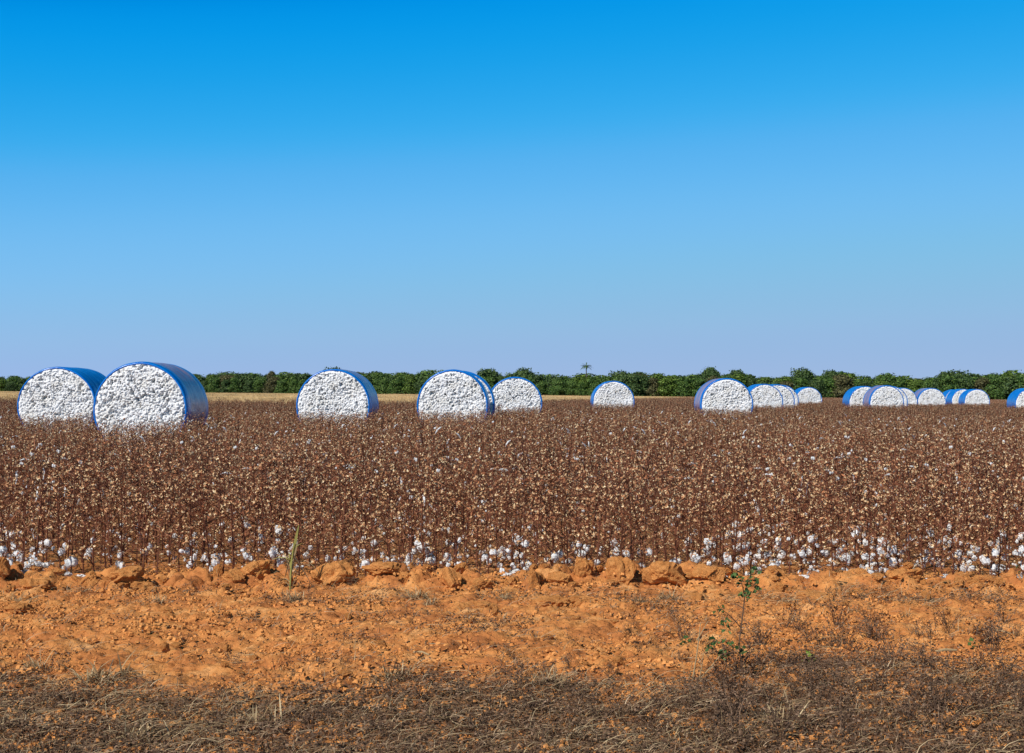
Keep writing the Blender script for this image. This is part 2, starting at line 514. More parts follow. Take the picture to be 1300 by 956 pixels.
def plant(st, bu, ox=0, oy=0, h=None, lod=0, sm=0, bm=1, fm=2, lm=3, lintp=0.0, keep=None):
    """brown defoliated cotton plant; stems into st, burrs and leaf scraps into bu. returns nodes low on it"""
    h = h or random.uniform(.78, 1.08)
    lean = Vector((random.uniform(-.09, .09), random.uniform(-.09, .09), 0))
    nseg = 6 if lod == 0 else 3
    pts = []
    for i in range(nseg + 1):
        t = i / nseg
        pts.append(Vector((ox, oy, -0.03 + (h + .03) * t)) + lean * t * t * h * 1.6 + Vector((random.uniform(-.012, .012), random.uniform(-.012, .012), 0)))
    w = {0: 1.3, 1: 2.0, 2: 2.4}[lod]
    st.tube(pts, [(.0062 - .0042 * i / nseg) * w for i in range(nseg + 1)], 4 if lod == 0 else 3, sm)
    nodes = []
    nb = {0: random.randint(20, 26), 1: 14, 2: 8}[lod]
    for k in range(nb):
        t = .05 + .93 * (k + random.random()) / nb
        q = t * nseg; i0 = min(int(q), nseg - 1)
        p0 = pts[i0].lerp(pts[i0 + 1], q - i0)
        a = k * 2.4 + random.uniform(-.7, .7)
        L = random.uniform(.08, .25) * (1.15 - .6 * t)
        d = Vector((math.cos(a), math.sin(a), random.uniform(.25, .9))).normalized()
        p1 = p0 + d * L * .55
        d2 = (d + Vector((random.uniform(-.5, .5), random.uniform(-.5, .5), random.uniform(-.2, .5)))).normalized()
        p2 = p1 + d2 * L * .5
        if lod < 2:
            st.tube([p0, p1, p2] if lod == 0 else [p0, p2], [.0030 * w, .0022 * w, .0014 * w][:3 if lod == 0 else 2], 3, sm)
        nodes.append((p2, t))
        for pb, dd in ((p1, d), (p2, d2)):
            u = random.random()
            dv = Vector((random.uniform(-1, 1), random.uniform(-1, 1), random.uniform(-.2, 1))) + dd * .5
            sz = random.uniform(.014, .029) * (1, 1.1, 1.35)[lod]
            if u < lintp:
                if random.random() < .5: puff(bu, pb, .020, lm, 1.3, 2)
                else:       # a torn wisp that trails from its burr
                    wd = Vector((random.uniform(-1, 1), random.uniform(-1, 1), random.uniform(-1.6, .3))).normalized(); L_ = random.uniform(.06, .14)
                    bu.tube([pb, pb + wd * L_ * .4, pb + wd * L_ * .75 + Vector((.01, 0, -.015)), pb + wd * L_ + Vector((.02, .01, -.03))], [.004, .013, .008, .002], 5, lm)
            elif u < (.66 if lod == 0 else .78):
                if keep is not None: keep.append((pb.copy(), dv.normalized(), sz))
                else: star(bu, pb, dv, sz, bm, (5, 3, 2)[lod] if lod else 4)
            elif u < .93:
                for _ in range((3, 2, 1)[lod]):
                    e = Vector((random.uniform(-1, 1), random.uniform(-1, 1), random.uniform(-1, .4))).normalized()
                    f = e.orthogonal().normalized()
                    r1 = sz * random.uniform(.5, 1.1); c = pb + e * sz * .8
                    bu.add([c - e * r1, c - f * r1 * .38, c + e * r1, c + f * r1 * .3], [(0, 1, 2, 3)], fm)
    return nodes


# the 300 nearest plants are things of their own
VAR = []
for k in range(14):
    random.seed(200 + k)
    st = MB(); keep = []
    nodes = plant(st, st, h=random.uniform(.8, 1.05), sm=0, bm=1, fm=2, lm=3, keep=keep)
    VAR.append((st.mesh('stem', [M['stem'], M['burr'], M['bract'], M['lint']]), keep, nodes))
BURR = []
for k in range(24):
    random.seed(250 + k)
    b = MB(); star(b, Vector((0, 0, 0)), (0, 0, 1), 1.0, 0, random.choice((4, 4, 5)))
    BURR.append(b.mesh('dry_burr', [M['burr']]))
BOLL = []
for k in range(6):
    random.seed(300 + k)
    b = MB(); puff(b, (0, 0, 0), .027, 0, 1.25, 4); star(b, Vector((0, 0, .03)), (0, 0, -1), .035, 1, 4)
    BOLL.append(b.mesh('cotton_boll', [M['lint'], M['burr']], False))

ROWS = [12.28 + 0.78 * i for i in range(1000)]
GN_LABELS = {
    (0, 1): ('dry brown front row cotton plant at the soil edge, white bolls near its foot', 'front row cotton plants with bolls'),
    (0, 0): ('dry brown front row cotton plant at the soil edge, bare of white bolls', 'front row cotton plants picked bare'),
    (1, 1): ('dry brown cotton plant in the second row from the soil edge, white bolls hanging low', 'second row cotton plants with bolls'),
    (1, 0): ('dry brown cotton plant in the second row from the soil edge, without white bolls', 'second row cotton plants picked bare'),
    (2, 1): ('dry brown cotton plant in the third row from the soil edge, white bolls hanging low', 'third row cotton plants with bolls'),
    (2, 0): ('dry brown cotton plant in the third row from the soil edge, without white bolls', 'third row cotton plants picked bare'),
}
random.seed(5)
npl = 0
half0 = 0.385
for r in range(3):
    y0 = ROWS[r]
    W = half0 * y0
    n = 99
    for i in range(n):
        x = -W + 2 * W * (i + random.uniform(-.3, .3) + .5) / n
        y = y0 + random.uniform(-.10, .10)
        px = 650 + x / y * F
        pz = .62
        if px > 880: pz = .85
        elif px < 80: pz = .8
        elif 340 < px < 400 or 520 < px < 640: pz = .5
        pz *= (1, .8, .45)[r] * min(1.4, max(.25, .9 + 2.2 * float(vnoise(np.array(x / .45), np.array(r * 3.3), 5))))
        has = random.random() < pz
        lab, grp = GN_LABELS[(r, int(has))]
        me_s, me_b, nodes = random.choice(VAR)
        e = link('cotton_plant', None, None, (x, y, float(ground_z(x, y)) - .01), (0, 0, random.uniform(0, 6.28)), (1, 1, random.uniform(.88, 1.12)))
        e.empty_display_size = .1
        tag(e, lab, 'cotton plant', grp)
        link('stem', me_s, e)
        for pb, dv, sz in me_b:
            link('dry_burr', random.choice(BURR), e, pb, dv.to_track_quat('Z', 'Y').to_euler(), (sz, sz, sz))
        if has:
            low = [q for q in nodes if q[1] < (.4 if px > 880 else .3)]
            random.shuffle(low)
            k = random.choice((2, 3, 4, 5, 7)) + (1 if px > 880 or px < 70 else 0)
            for q, t in (low * 2)[:k]:
                q = Vector((q.x * random.uniform(.1, .8), q.y * random.uniform(.1, .8), max(.03, q.z * random.uniform(.35, .95))))
                s_ = random.choice((.5, .7, .9, 1.1, 1.3)) * random.uniform(.85, 1.15)
                link('cotton_boll', random.choice(BOLL), e, q, (random.uniform(-.5, .5), random.uniform(-.5, .5), random.uniform(0, 6)), (s_, s_, s_ * random.uniform(.9, 1.4)))
        npl += 1


# ------------------------------------------------------------------ stuff: scattered templates in one object
def scatter(name, temps, mats, pts, label, kindlabel='stuff'):
    """temps: list of MB. pts: list of (x,y,z,rotz,scale,template). One object; its own mesh holds the templates."""
    V = []; Fq = []; Mi = []; A = []; n = 0
    for k, mb in enumerate(temps):
        V += mb.v; Fq += [tuple(n + i for i in f) for f in mb.f]; Mi += mb.m; A += [k + 1] * mb.n; n += mb.n
    P = np.array(pts, float)
    V2 = V + [tuple(p[:3]) for p in pts]
    me = bpy.data.meshes.new(name); me.from_pydata(V2, [], Fq)
    for m in mats: me.materials.append(m)
    me.polygons.foreach_set('material_index', Mi)
    a = me.attributes.new('template', 'INT', 'POINT'); a.data.foreach_set('value', np.array(A + [0] * len(pts), np.int32))
    a = me.attributes.new('pick', 'INT', 'POINT'); a.data.foreach_set('value', np.concatenate([np.zeros(n), P[:, 5]]).astype(np.int32))
    a = me.attributes.new('turn', 'FLOAT', 'POINT'); a.data.foreach_set('value', np.concatenate([np.zeros(n), P[:, 3]]).astype(np.float32))
    a = me.attributes.new('size', 'FLOAT', 'POINT'); a.data.foreach_set('value', np.concatenate([np.ones(n), P[:, 4]]).astype(np.float32))
    me.update()
    o = link(name, me)
    ng = bpy.data.node_groups.new(name, 'GeometryNodeTree')
    ng.interface.new_socket('Geometry', in_out='INPUT', socket_type='NodeSocketGeometry')
    ng.interface.new_socket('Geometry', in_out='OUTPUT', socket_type='NodeSocketGeometry')
    gi = ng.nodes.new('NodeGroupInput'); go = ng.nodes.new('NodeGroupOutput')

    def attr(nm, t):
        a_ = ng.nodes.new('GeometryNodeInputNamedAttribute'); a_.data_type = t; a_.inputs[0].default_value = nm
        return a_.outputs[0]

    def eq(src, k):
        c = ng.nodes.new('FunctionNodeCompare'); c.data_type = 'INT'; c.operation = 'EQUAL'
        ng.links.new(src, c.inputs[2]); c.inputs[3].default_value = k
        return c.outputs[0]
    at_, pk, tn, sz = attr('template', 'INT'), attr('pick', 'INT'), attr('turn', 'FLOAT'), attr('size', 'FLOAT')
    sep = ng.nodes.new('GeometryNodeSeparateGeometry'); sep.domain = 'POINT'
    ng.links.new(gi.outputs[0], sep.inputs[0]); ng.links.new(eq(at_, 0), sep.inputs[1])
    cx = ng.nodes.new('ShaderNodeCombineXYZ'); ng.links.new(tn, cx.inputs[2])
    er = ng.nodes.new('FunctionNodeEulerToRotation'); ng.links.new(cx.outputs[0], er.inputs[0])
    jn = ng.nodes.new('GeometryNodeJoinGeometry')
    for k in range(len(temps)):
        s2 = ng.nodes.new('GeometryNodeSeparateGeometry'); s2.domain = 'POINT'
        ng.links.new(gi.outputs[0], s2.inputs[0]); ng.links.new(eq(at_, k + 1), s2.inputs[1])
        ip = ng.nodes.new('GeometryNodeInstanceOnPoints')
        ng.links.new(sep.outputs[0], ip.inputs['Points']); ng.links.new(s2.outputs[0], ip.inputs['Instance'])
        ng.links.new(eq(pk, k), ip.inputs['Selection'])
        ng.links.new(er.outputs[0], ip.inputs['Rotation']); ng.links.new(sz, ip.inputs['Scale'])
        ng.links.new(ip.outputs[0], jn.inputs[0])
    ng.links.new(jn.outputs[0], go.inputs[0])
    md = o.modifiers.new('scatter', 'NODES'); md.node_group = ng
    tag(o, label, kind='stuff')
    return o


T = []
PW = 1.0
random.seed(900)
for k in range(3):          # rows 4-7, still with white bolls low down
    mb = MB()
    for i in range(8):
        x = -PW/2 + PW * (i + random.uniform(.1, .9)) / 8
        nd = plant(mb, mb, x, random.uniform(-.12, .12), lod=0, lintp=.012)
        if random.random() < .4:
            for q, t in nd[:4]:
                if random.random() < .5: puff(mb, (q.x, q.y, q.z * random.uniform(.4, .9)), random.uniform(.018, .028), 3, 1.3, 4)
    T.append(mb)
for k in range(7):          # full detail, picked
    mb = MB()
    for i in range(8):
        x = -PW/2 + PW * (i + random.uniform(.1, .9)) / 8
        plant(mb, mb, x, random.uniform(-.13, .13), lod=0, lintp=.006 if k < 5 else .018)
    T.append(mb)
for k in range(6):          # middle distance
    mb = MB()
    for i in range(8):
        x = -PW/2 + PW * (i + random.uniform(.1, .9)) / 8
        plant(mb, mb, x, random.uniform(-.15, .15), lod=1, lintp=.006)
    T.append(mb)
for k in range(3):          # far: four rows by four metres
    mb = MB()
    for r in range(4):
        for i in range(26):
            plant(mb, mb, -2 + 4 * (i + random.random()) / 26, -1.2 + .8 * r + random.uniform(-.2, .2), lod=2, lintp=.003)
    T.append(mb)


def straw_edge(x):
    """distance at which the cotton stops and the ripe straw begins"""
    return 97.0 + np.clip(x + 2, 0, 400) * 5.0 + np.clip(-x - 10, 0, 100) * .05


def tree_y(px):
    return np.interp(px, [-200, 0, 650, 1300, 1500], [610, 570, 443, 384, 372])


pts = []
for y0 in ROWS[3:]:
    if y0 > 150: break
    W = 0.40 * y0 + 2
    for i in range(int(-W), int(W) + 1):
        x = i + random.uniform(-.15, .15)
        y = y0 + .04 * math.sin(x * .4)
        if y > straw_edge(x) - 9 * random.random() ** 2: continue
        if any(abs(x - fx) < 1.45 and fy - .22 < y < fy + BL + .35 for fx, fy in FOOT): continue
        if y < 19: k = random.choice((0, 1, 2, 3, 4)) if y < 16.5 else random.choice((0, 3, 4, 5, 6, 8))
        elif y < 48: k = random.randint(3, 9) if random.random() < .9 else random.randint(0, 2)
        else: k = 10 + random.randint(0, 5)
        hv = 1 + .12 * float(vnoise(np.array(x / 5.0), np.array(y / 3.5), 77))
        sc_ = random.uniform(.9, 1.06) * hv
        if any(fx - 2.2 < x < fx + 1.2 and fy - 5.5 < y < fy for fx, fy in FOOT[:2]): sc_ *= .84
        pts.append((x, y, float(ground_z(x, y)) - .01, random.choice((0, PI)) + random.uniform(-.06, .06), sc_, k))
y = 151.5
while y < 460:
    W = 0.41 * y + 4
    x = -W
    while x < W:
        px = 650 + x / y * F
        if y < straw_edge(x) and y < tree_y(px) - 3:
            pts.append((x, y, float(base_z(x, y)), random.choice((0, PI)), random.uniform(.95, 1.06), 16 + random.randint(0, 2)))
        x += 3.9
    y += 3.15
scatter('cotton_field', T, [M['stem'], M['burr'], M['bract'], M['lint']], pts,
        'brown field of picked dry cotton plants with pale burrs and stray white lint')

# ripe straw field beyond the cotton on the left
T2 = []
for k in range(4):
    random.seed(1200 + k); mb = MB()
    for i in range(260):
        p = Vector((random.uniform(-2, 2), random.uniform(-2, 2), 0)); h = random.uniform(.5, .92)
        d = Vector((random.uniform(-.18, .18), random.uniform(-.18, .18), 1))
        sd = Vector((1, random.uniform(-.6, .6), 0))
        mb.blade(p, d, h, random.uniform(.03, .07), seg=2, mat=0, side=sd)
        for _ in range(2):
            mb.blade(p + d * h * random.uniform(.4, .8), (random.uniform(-1, 1), random.uniform(-1, 1), .5), random.uniform(.15, .35), .05, seg=2, droop=.6, mat=0)
    T2.append(mb)
pts = []
y = 84.0
random.seed(77)
while y < 600:
    W = 0.42 * y + 4
    x = -W
    while x < min(W, 60):
        px = 650 + x / y * F
        if y > straw_edge(x) + .5 - 14 * random.random() ** 1.5 and y < tree_y(px) - 2:
            pts.append((x + random.uniform(-.3, .3), y, float(base_z(x, y)), random.uniform(0, 6.3), random.uniform(.93, 1.04), random.randint(0, 3)))
        x += 3.3 if y < 200 else 4.2
    y += 3.2 if y < 200 else 4.6
scatter('straw_field', T2, [M['maize']], pts, 'strip of ripe golden straw beyond the cotton on the left')


# ------------------------------------------------------------------ trees
def crown_mesh(seed, H, W, leaf, base=.04, shape='wide'):
    random.seed(seed); rg = np.random.default_rng(seed)
    blobs = []
    nb = random.randint(17, 24)
    for k in range(nb):
        t = random.random()
        if shape == 'dome': cz = H * (.62 + .2 * random.random()); rw = W * .5 * random.uniform(.3, .9)
        else: cz = H * (base + .12 + .72 * (k + .5) / nb); rw = W * .5 * (random.uniform(.35, .8) * (1.05 - .75 * max(0, (k + .5) / nb - .35)))
        a = random.uniform(0, 6.28)
        rr = W * random.choice((.10, .13, .17, .22)) * random.uniform(.9, 1.15)
        blobs.append((rw * math.cos(a) * .75, rw * math.sin(a) * .75, cz, rr, rr * random.uniform(.6, .9)))
    blobs.append((0, 0, H * .80, W * .25, H * .19)); blobs.append((W*.05, 0, H * .45 if shape != 'dome' else H*.7, W * .33, H * .22))
    C = []; Nn = []
    for (x, y, z, r, rz) in blobs:
        n = int(270 * (r / (W * .22)) ** 1.7)
        d = rg.normal(size=(n, 3)); d /= np.linalg.norm(d, axis=1)[:, None]
        rad_ = rg.uniform(.72, 1.08, n)[:, None]
        # ragged sprays that stick out
        sp = rg.random(n) < .12; rad_[sp] *= 1.35
        c = np.array([x, y, z]) + d * rad_ * np.array([r, r, rz])
        C.append(c); Nn.append(d)
    C = np.concatenate(C); Nn = np.concatenate(Nn)
    ok = (C[:, 2] > 0.1)
    C = C[ok]; Nn = Nn[ok]
    C[:, 2] = np.minimum(C[:, 2], H)
    C = np.concatenate([C, np.stack([rg.normal(0, W * .27, 420), rg.normal(0, W * .27, 420), rg.uniform(.1, H * .42, 420)], -1)]); Nn = np.concatenate([Nn, rg.normal(size=(420, 3))])
    n = len(C)
    nn = Nn + rg.normal(size=(n, 3)) * .55; nn[:, 2] += .35
    nn /= np.linalg.norm(nn, axis=1)[:, None]
    a = np.cross(nn, rg.normal(size=(n, 3))); a /= np.linalg.norm(a, axis=1)[:, None]
    b = np.cross(nn, a)
    s = rg.uniform(.13, .34, n)[:, None]; s2 = s * rg.uniform(.5, .9, n)[:, None]
    co = np.stack([C - a * s, C - b * s2 + nn * .06, C + a * s * .9, C + b * s2], 1).reshape(-1, 3)
    q = np.arange(4 * n).reshape(n, 4)
    return quads_mesh('crown', co, q, [leaf])


def trunk_mesh(seed, H, W, top=.8):
    random.seed(seed); mb = MB()
    b = Vector((0, 0, -.2)); m = Vector((random.uniform(-.3, .3), random.uniform(-.3, .3), H * .4)); t = Vector((random.uniform(-.5, .5), random.uniform(-.5, .5), H * top))
    mb.tube([b, m, t], [H * .026, H * .018, H * .006], 7)
    for k in range(6):
        a = k * 1.1 + random.random(); z = random.uniform(.25, .62)
        p = m.lerp(t, (z - .4) / .4) if z > .4 else b.lerp(m, z / .4)
        e = p + Vector((math.cos(a) * W * .33, math.sin(a) * W * .33, H * random.uniform(.12, .22)))
        mb.tube([p, p.lerp(e, .5) + Vector((0, 0, -.15)), e], [H * .011, H * .008, H * .003], 5)
    return mb.mesh('trunk', [M['bark']])


TREES = []
for k in range(12):
    leaf = LEAF[(0, 1, 2, 0, 1, 3, 0, 1, 2, 0, 1, 0)[k]]
    W = (6.5, 8, 7, 9, 6, 7.5, 8.5, 5.5, 7, 8, 9.5, 6.5)[k]
    TREES.append((crown_mesh(500 + k, 8.0, W, leaf), trunk_mesh(500 + k, 8.0, W), W))
DOME = (crown_mesh(601, 8.0, 8.0, LEAF[1], shape='dome'), trunk_mesh(601, 8.0, 7, .75), 8)

prof = [(-200, 474), (0, 477), (15, 474), (60, 478), (255, 473), (268, 470), (290, 472), (330, 473), (365, 471), (400, 473), (470, 470), (500, 472), (520, 470), (560, 472), (600, 473),
        (640, 473), (690, 473), (720, 475), (760, 474), (785, 471), (800, 471), (830, 474), (850, 474), (875, 473), (890, 473), (920, 474), (940, 470), (950, 473), (975, 477),
        (990, 474), (1040, 474), (1057, 471), (1080, 475), (1100, 475), (1130, 472), (1150, 476), (1165, 477), (1185, 476), (1200, 472), (1222, 471), (1232, 476),
        (1250, 474), (1275, 472), (1290, 471), (1320, 473), (1500, 472)]
PXs, PYs = zip(*prof)


def put_tree(px, Yt, ytop, var, label, group=None, name='broadleaf_tree', wide=1.0):
    x = at_y(px, Yt); z0 = float(base_z(x, Yt))
    H = CAM_H - z0 + (hor(px) - ytop) * Yt / F
    s = H / 8.0
    e = link(name, None, None, (x, Yt, z0), (0, 0, random.uniform(0, 6.28)), (s * wide, s * wide, s))
    tag(e, label, 'tree', group)
    link('crown', var[0], e); link('trunk', var[1], e)
    return e


random.seed(31)
for layer in range(3):
    px = -95 + layer * 9
    while px < 1400:
        Yt = float(tree_y(px)) + (0, 9, 20)[layer] + random.uniform(-2, 2)
        yt = float(np.interp(px, PXs, PYs)) + (random.uniform(3, 11), random.uniform(1, 6), random.uniform(-1.5, 4.5))[layer]
        lab = ('dense green tree in the front edge of the distant tree line behind the field',
               'dense green tree inside the distant tree line, showing above the front ones',
               'dense green tree at the back of the distant tree line, its top against the sky')[layer]
        var = random.choice(TREES)
        put_tree(px, Yt, yt, var, lab, ('trees along the front of the tree line', 'trees in the middle of the tree line', 'trees at the back of the tree line')[layer], wide=random.uniform(.9, 1.35) * (1, 1.25, 1.4)[layer])
        px += (17, 22, 22)[layer] * random.uniform(.7, 1.3) * (.8 if px < 500 else 1)
for px, yt, w, lab in [(425, 465.5, .8, 'small domed tree top peeping above the lone bale left of centre'),
                       (344, 471.0, .6, 'reddish brown topped small tree in the tree line left of the lone bale'),
                       (620, 467.5, 1.05, 'broad domed tree rising from the tree line above the middle group of bales'),
                       (663, 466.5, .8, 'dark spreading tree rising above the smaller bale of the middle group'),
                       (788, 470, .9, 'low domed tree just above the lone small bale right of centre'),
                       (902, 465.5, .8, 'dark domed tree rising above the biggest bale on the right'),
                       (936, 468.8, .9, 'rounded tree standing up right of the dark domed tree'),
                       (1020, 466.5, .85, 'tall spreading tree above the far end of the first right hand row of bales'),
                       (1055, 469.2, .8, 'rounded tree between the two right hand clusters of bales'),
                       (1212, 469.3, 1.0, 'domed tree rising above the three overlapping far bales'),
                       (1198, 471, .6, 'thin crowned tree just left of the domed tree above the far bales'),
                       (1285, 470, 1.2, 'big light green tree at the right end of the tree line')]:
    v = DOME if px not in (344, 1285) else (TREES[5] if px == 344 else TREES[2])
    put_tree(px, float(tree_y(px)) + 14, yt, v, lab, wide=w)

# palm that stands up out of the tree line
Yp = float(tree_y(744)) + 10; xp = at_y(744, Yp); Hp = CAM_H + (hor(744) - 455) * Yp / F
e = link('palm_tree', None, None, (xp, Yp, float(base_z(xp, Yp))))
tag(e, 'slender dark palm standing up above the tree line in the middle', 'palm tree')
mb = MB(); mb.tube([(0, 0, -.2), (.1, 0, Hp * .5), (0, 0, Hp - 2.2)], [.22, .16, .14], 8)
link('trunk', mb.mesh('trunk', [M['bark']]), e)
random.seed(8)
for k in range(15):
    mb = MB(); a = k * 2.4; el = random.uniform(-.3, 1.4)
    d = Vector((math.cos(a) * math.cos(el), math.sin(a) * math.cos(el), math.sin(el)))
    mb.blade((0, 0, Hp - 2.2), d, random.uniform(1.8, 2.5), .42, seg=5, droop=.45)
    for i in range(10):
        t = (i + 2) / 12; q = Vector((0, 0, Hp - 2.2)) + d * 1.75 * t + Vector((0, 0, -.35 * 1.75 * t * t))
        for s_ in (-1, 1):
            sd = d.cross(Vector((0, 0, 1))).normalized() * s_
            mb.blade(q, sd * .8 + d * .5 + Vector((0, 0, -.5)), .6, .16, seg=1)
    link('frond', mb.mesh('frond', [LEAF[1]]), e)


# ------------------------------------------------------------------ foreground soil clods
def clod_mesh(seed, flat=.7):
    rg = np.random.default_rng(seed)
    import bmesh
    bm = bmesh.new(); bmesh.ops.create_icosphere(bm, subdivisions=4, radius=1.0)
    co = np.array([v.co[:] for v in bm.verts])
    # chop by random planes, then roughen
    for k in range(9):
        n = rg.normal(size=3); n /= np.linalg.norm(n)
        dd = rg.uniform(.55, .92); p = co @ n
        co = co - np.outer(np.clip(p - dd, 0, 9) * .93, n)
    c1_, c2_, cv_ = cells(co[:, 0] + co[:, 2] * .7 + 9, co[:, 1] - co[:, 2] * .6 + 9, .5, seed)
    r = 1 + .42 * fbm(co[:, 0] + co[:, 2] * .7, co[:, 1] - co[:, 2] * .6, .8, 4, seed, .65) + .12 * fbm(co[:, 0] * 1.3 - co[:, 2], co[:, 1] + co[:, 2], .16, 3, seed + 4) + .16 * (cv_ - .5) * np.clip((c2_ - c1_) * 4, 0, 1)
    co = co * r[:, None]
    co[:, 2] = co[:, 2] * flat
    co[:, 2] -= co[:, 2].min()
    co[:, 2] -= .2
    for v, c in zip(bm.verts, co): v.co = c
    me = bpy.data.meshes.new('dirt_clod'); bm.to_mesh(me); bm.free()
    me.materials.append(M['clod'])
    zs = co[:, 2].max()
    me['top'] = float(zs)
    return me


CL = [clod_mesh(40 + k, (.7, .55, .9, 1.1, .6, .8, .5, .75)[k]) for k in range(8)]
big = [  # centre px, base py, width px, height px, label
    (160, 746, 44, 22, 'slanting orange soil clod at the far left of the field edge, wide and flat topped'),
    (110, 746, 26, 24, 'orange soil clod beside the wide flat one near the left end of the field edge'),
    (40, 748, 40, 18, 'low broad orange soil clod at the left end of the field edge'),
    (180, 751, 28, 16, 'small sharp orange soil clod in front of the wide flat one'),
    (276, 738, 14, 22, 'small upright thumb shaped soil clod among fallen lint'),
    (296, 746, 34, 18, 'reddish crumbled soil clod between the thumb shaped one and the big rounded one'),
    (328, 744, 36, 28, 'big rounded orange soil clod left of the yellow green reed'),
    (425, 747, 50, 32, 'large sloping orange soil clod just right of the yellow green reed'),
    (485, 748, 50, 20, 'low blocky orange soil clod with a shaded right end, right of the large sloping one'),
    (575, 752, 30, 28, 'rounded upright soil clod just left of the centre of the field edge'),
    (612, 752, 26, 14, 'cracked low soil clod beside the rounded upright one'),
    (650, 748, 24, 18, 'dark pitted soil clod left of the dark upright one'),
    (678, 752, 15, 27, 'narrow dark upright soil clod at the centre of the field edge'),
    (712, 750, 34, 16, 'low orange soil clod right of the narrow dark one'),
    (739, 747, 24, 26, 'smooth rounded orange soil clod left of the big dark brown one'),
    (785, 748, 36, 32, 'big dark brown crumbly soil clod under white lint'),
    (842, 750, 50, 34, 'big pale orange pointed soil clod, the tallest on the right half'),
    (900, 748, 40, 20, 'orange soil clod with an overhang, right of the big pointed one'),
    (918, 734, 30, 16, 'brown soil clod lying higher up the ridge behind the leafy weed'),
    (985, 744, 40, 18, 'smooth orange soil clod right of the leafy weed'),
    (1035, 762, 44, 18, 'low pale orange mound of soil in front of the ridge right of the leafy weed'),
    (1090, 744, 44, 18, 'layered orange soil clod in the middle of the right hand ridge'),
    (1158, 752, 46, 22, 'wide orange soil clod with dark hollows on the right hand ridge'),
    (1222, 744, 24, 20, 'tilted reddish soil clod near the right end of the ridge'),
    (1250, 740, 26, 11, 'thin flat orange soil clod leaning at the right end of the ridge'),
    (1280, 748, 26, 12, 'small orange soil clod at the very right end of the ridge'),
    (700, 774, 46, 16, 'flat pale yellow orange clod lying on the bare soil below the ridge centre'),
    (738, 774, 28, 14, 'second flat pale clod touching the right end of the larger flat one'),
    (210, 778, 22, 12, 'brown soil clod with a dark underside on the bare soil at left'),
    (286, 826, 14, 16, 'small upright orange lump on the bare soil at lower left'),
    (612, 778, 32, 14, 'flat shaded soil clod on the bare soil just left of centre'),
    (885, 764, 22, 14, 'orange clod with a dark hollow under the one with an overhang'),
    (20, 776, 34, 16, 'orange soil clod on the bare soil at the left edge'),
]
for i, (cx, py, w, h, lab) in enumerate(big):
    p = at(cx, py); d = p.y
    me = CL[(i * 5 + 3) % 8]
    sx = w * d / F / 2 * 1.08; sz = h * d / F / (me['top']) * 1.12
    z = float(np.min(ground_z(p.x + np.array([-sx, 0, sx, 0, 0]) * .6, p.y + sx * .5 + np.array([0, 0, 0, -sx, sx]) * .6))) + .02
    o = link('dirt_clod', me, None, (p.x, p.y + sx * .5, z - .035), (0, 0, random.uniform(0, 6.28)), (sx, sx, sz))
    tag(o, lab, 'soil clod', 'clods of orange soil')
random.seed(55)
for i in range(255):
    ridge = random.random() < .5
    y = min(12.0, random.gauss(11.65, .2)) if ridge else random.uniform(7.4, 12)
    x = random.uniform(-.40, .40) * y
    s = random.choice((.02, .03, .04, .05, .055, .065)) * random.uniform(.8, 1.2) * (1.0 if ridge else .55)
    o = link('dirt_clod', random.choice(CL), None, (x, y, float(ground_z(x, y)) - s * .15), (0, 0, random.uniform(0, 6.28)), (s, s * random.uniform(.7, 1.2), s * random.uniform(.7, 1.1)))
    tag(o, *(('small loose orange soil clod on the ridge along the field edge', 'soil clod', 'small clods on the ridge') if ridge else
             ('small loose orange soil clod strewn on the bare soil before the ridge', 'soil clod', 'small clods on the bare soil')))

# soil crumbs: uncountable
T3 = []
for k in range(5):
    random.seed(70 + k); mb = MB()
    for i in range(40):
        c = Vector((random.uniform(-.25, .25), random.uniform(-.25, .25), 0)); r = random.choice((.004, .006, .006, .009, .013))
        vs = [c + Vector((random.uniform(.6, 1.2) * r * a, random.uniform(.6, 1.2) * r * b, random.uniform(.4, 1.0) * r * z)) for a, b, z in
              ((-1, -1, 0), (1, -1, 0), (1, 1, 0), (-1, 1, 0), (-.7, -.7, 1.3), (.7, -.7, 1.3), (.7, .7, 1.3), (-.7, .7, 1.3))]
        mb.add(vs, [(4, 5, 6, 7), (0, 1, 5, 4), (1, 2, 6, 5), (2, 3, 7, 6), (3, 0, 4, 7)])
    T3.append(mb)
pts = []
for i in range(700):
    y = random.uniform(5.5, 12.6); x = random.uniform(-.42, .42) * y
    pts.append((x, y, float(ground_z(x, y)) + .002, random.uniform(0, 6), random.uniform(.7, 1.3), random.randint(0, 4)))
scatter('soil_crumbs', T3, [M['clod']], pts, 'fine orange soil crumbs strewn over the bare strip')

# fallen lint between the ridge and the plants
random.seed(91)
LT = []
for k in range(5):
    mb = MB()
    for j in range(random.randint(2, 4)):
        puff(mb, (random.uniform(-.035, .035), random.uniform(-.02, .02), .012), random.uniform(.016, .026), 0, .7, 3)
    LT.append(mb.mesh('lint_tuft', [M['lint']]))
for i in range(290):
    u = random.random()
    if u < .30: px = random.uniform(640, 960)
    elif u < .45: px = random.uniform(0, 70)
    elif u < .75: px = random.uniform(960, 1300)
    else: px = random.uniform(0, 1300)
    y = random.choice((random.uniform(11.95, 12.4), random.uniform(12.0, 13.7)))
    x = at_y(px, y)
    s = random.choice((.4, .6, .9, 1.2, 1.5))
    o = link('lint_tuft', random.choice(LT), None, (x, y, float(ground_z(x, y)) + .004), (0, 0, random.uniform(0, 6)), (s * 1.2, s, s))
    tag(o, 'loose white cotton lint fallen on the soil at the foot of the front plants', 'cotton tuft', 'cotton lint fallen on the soil')


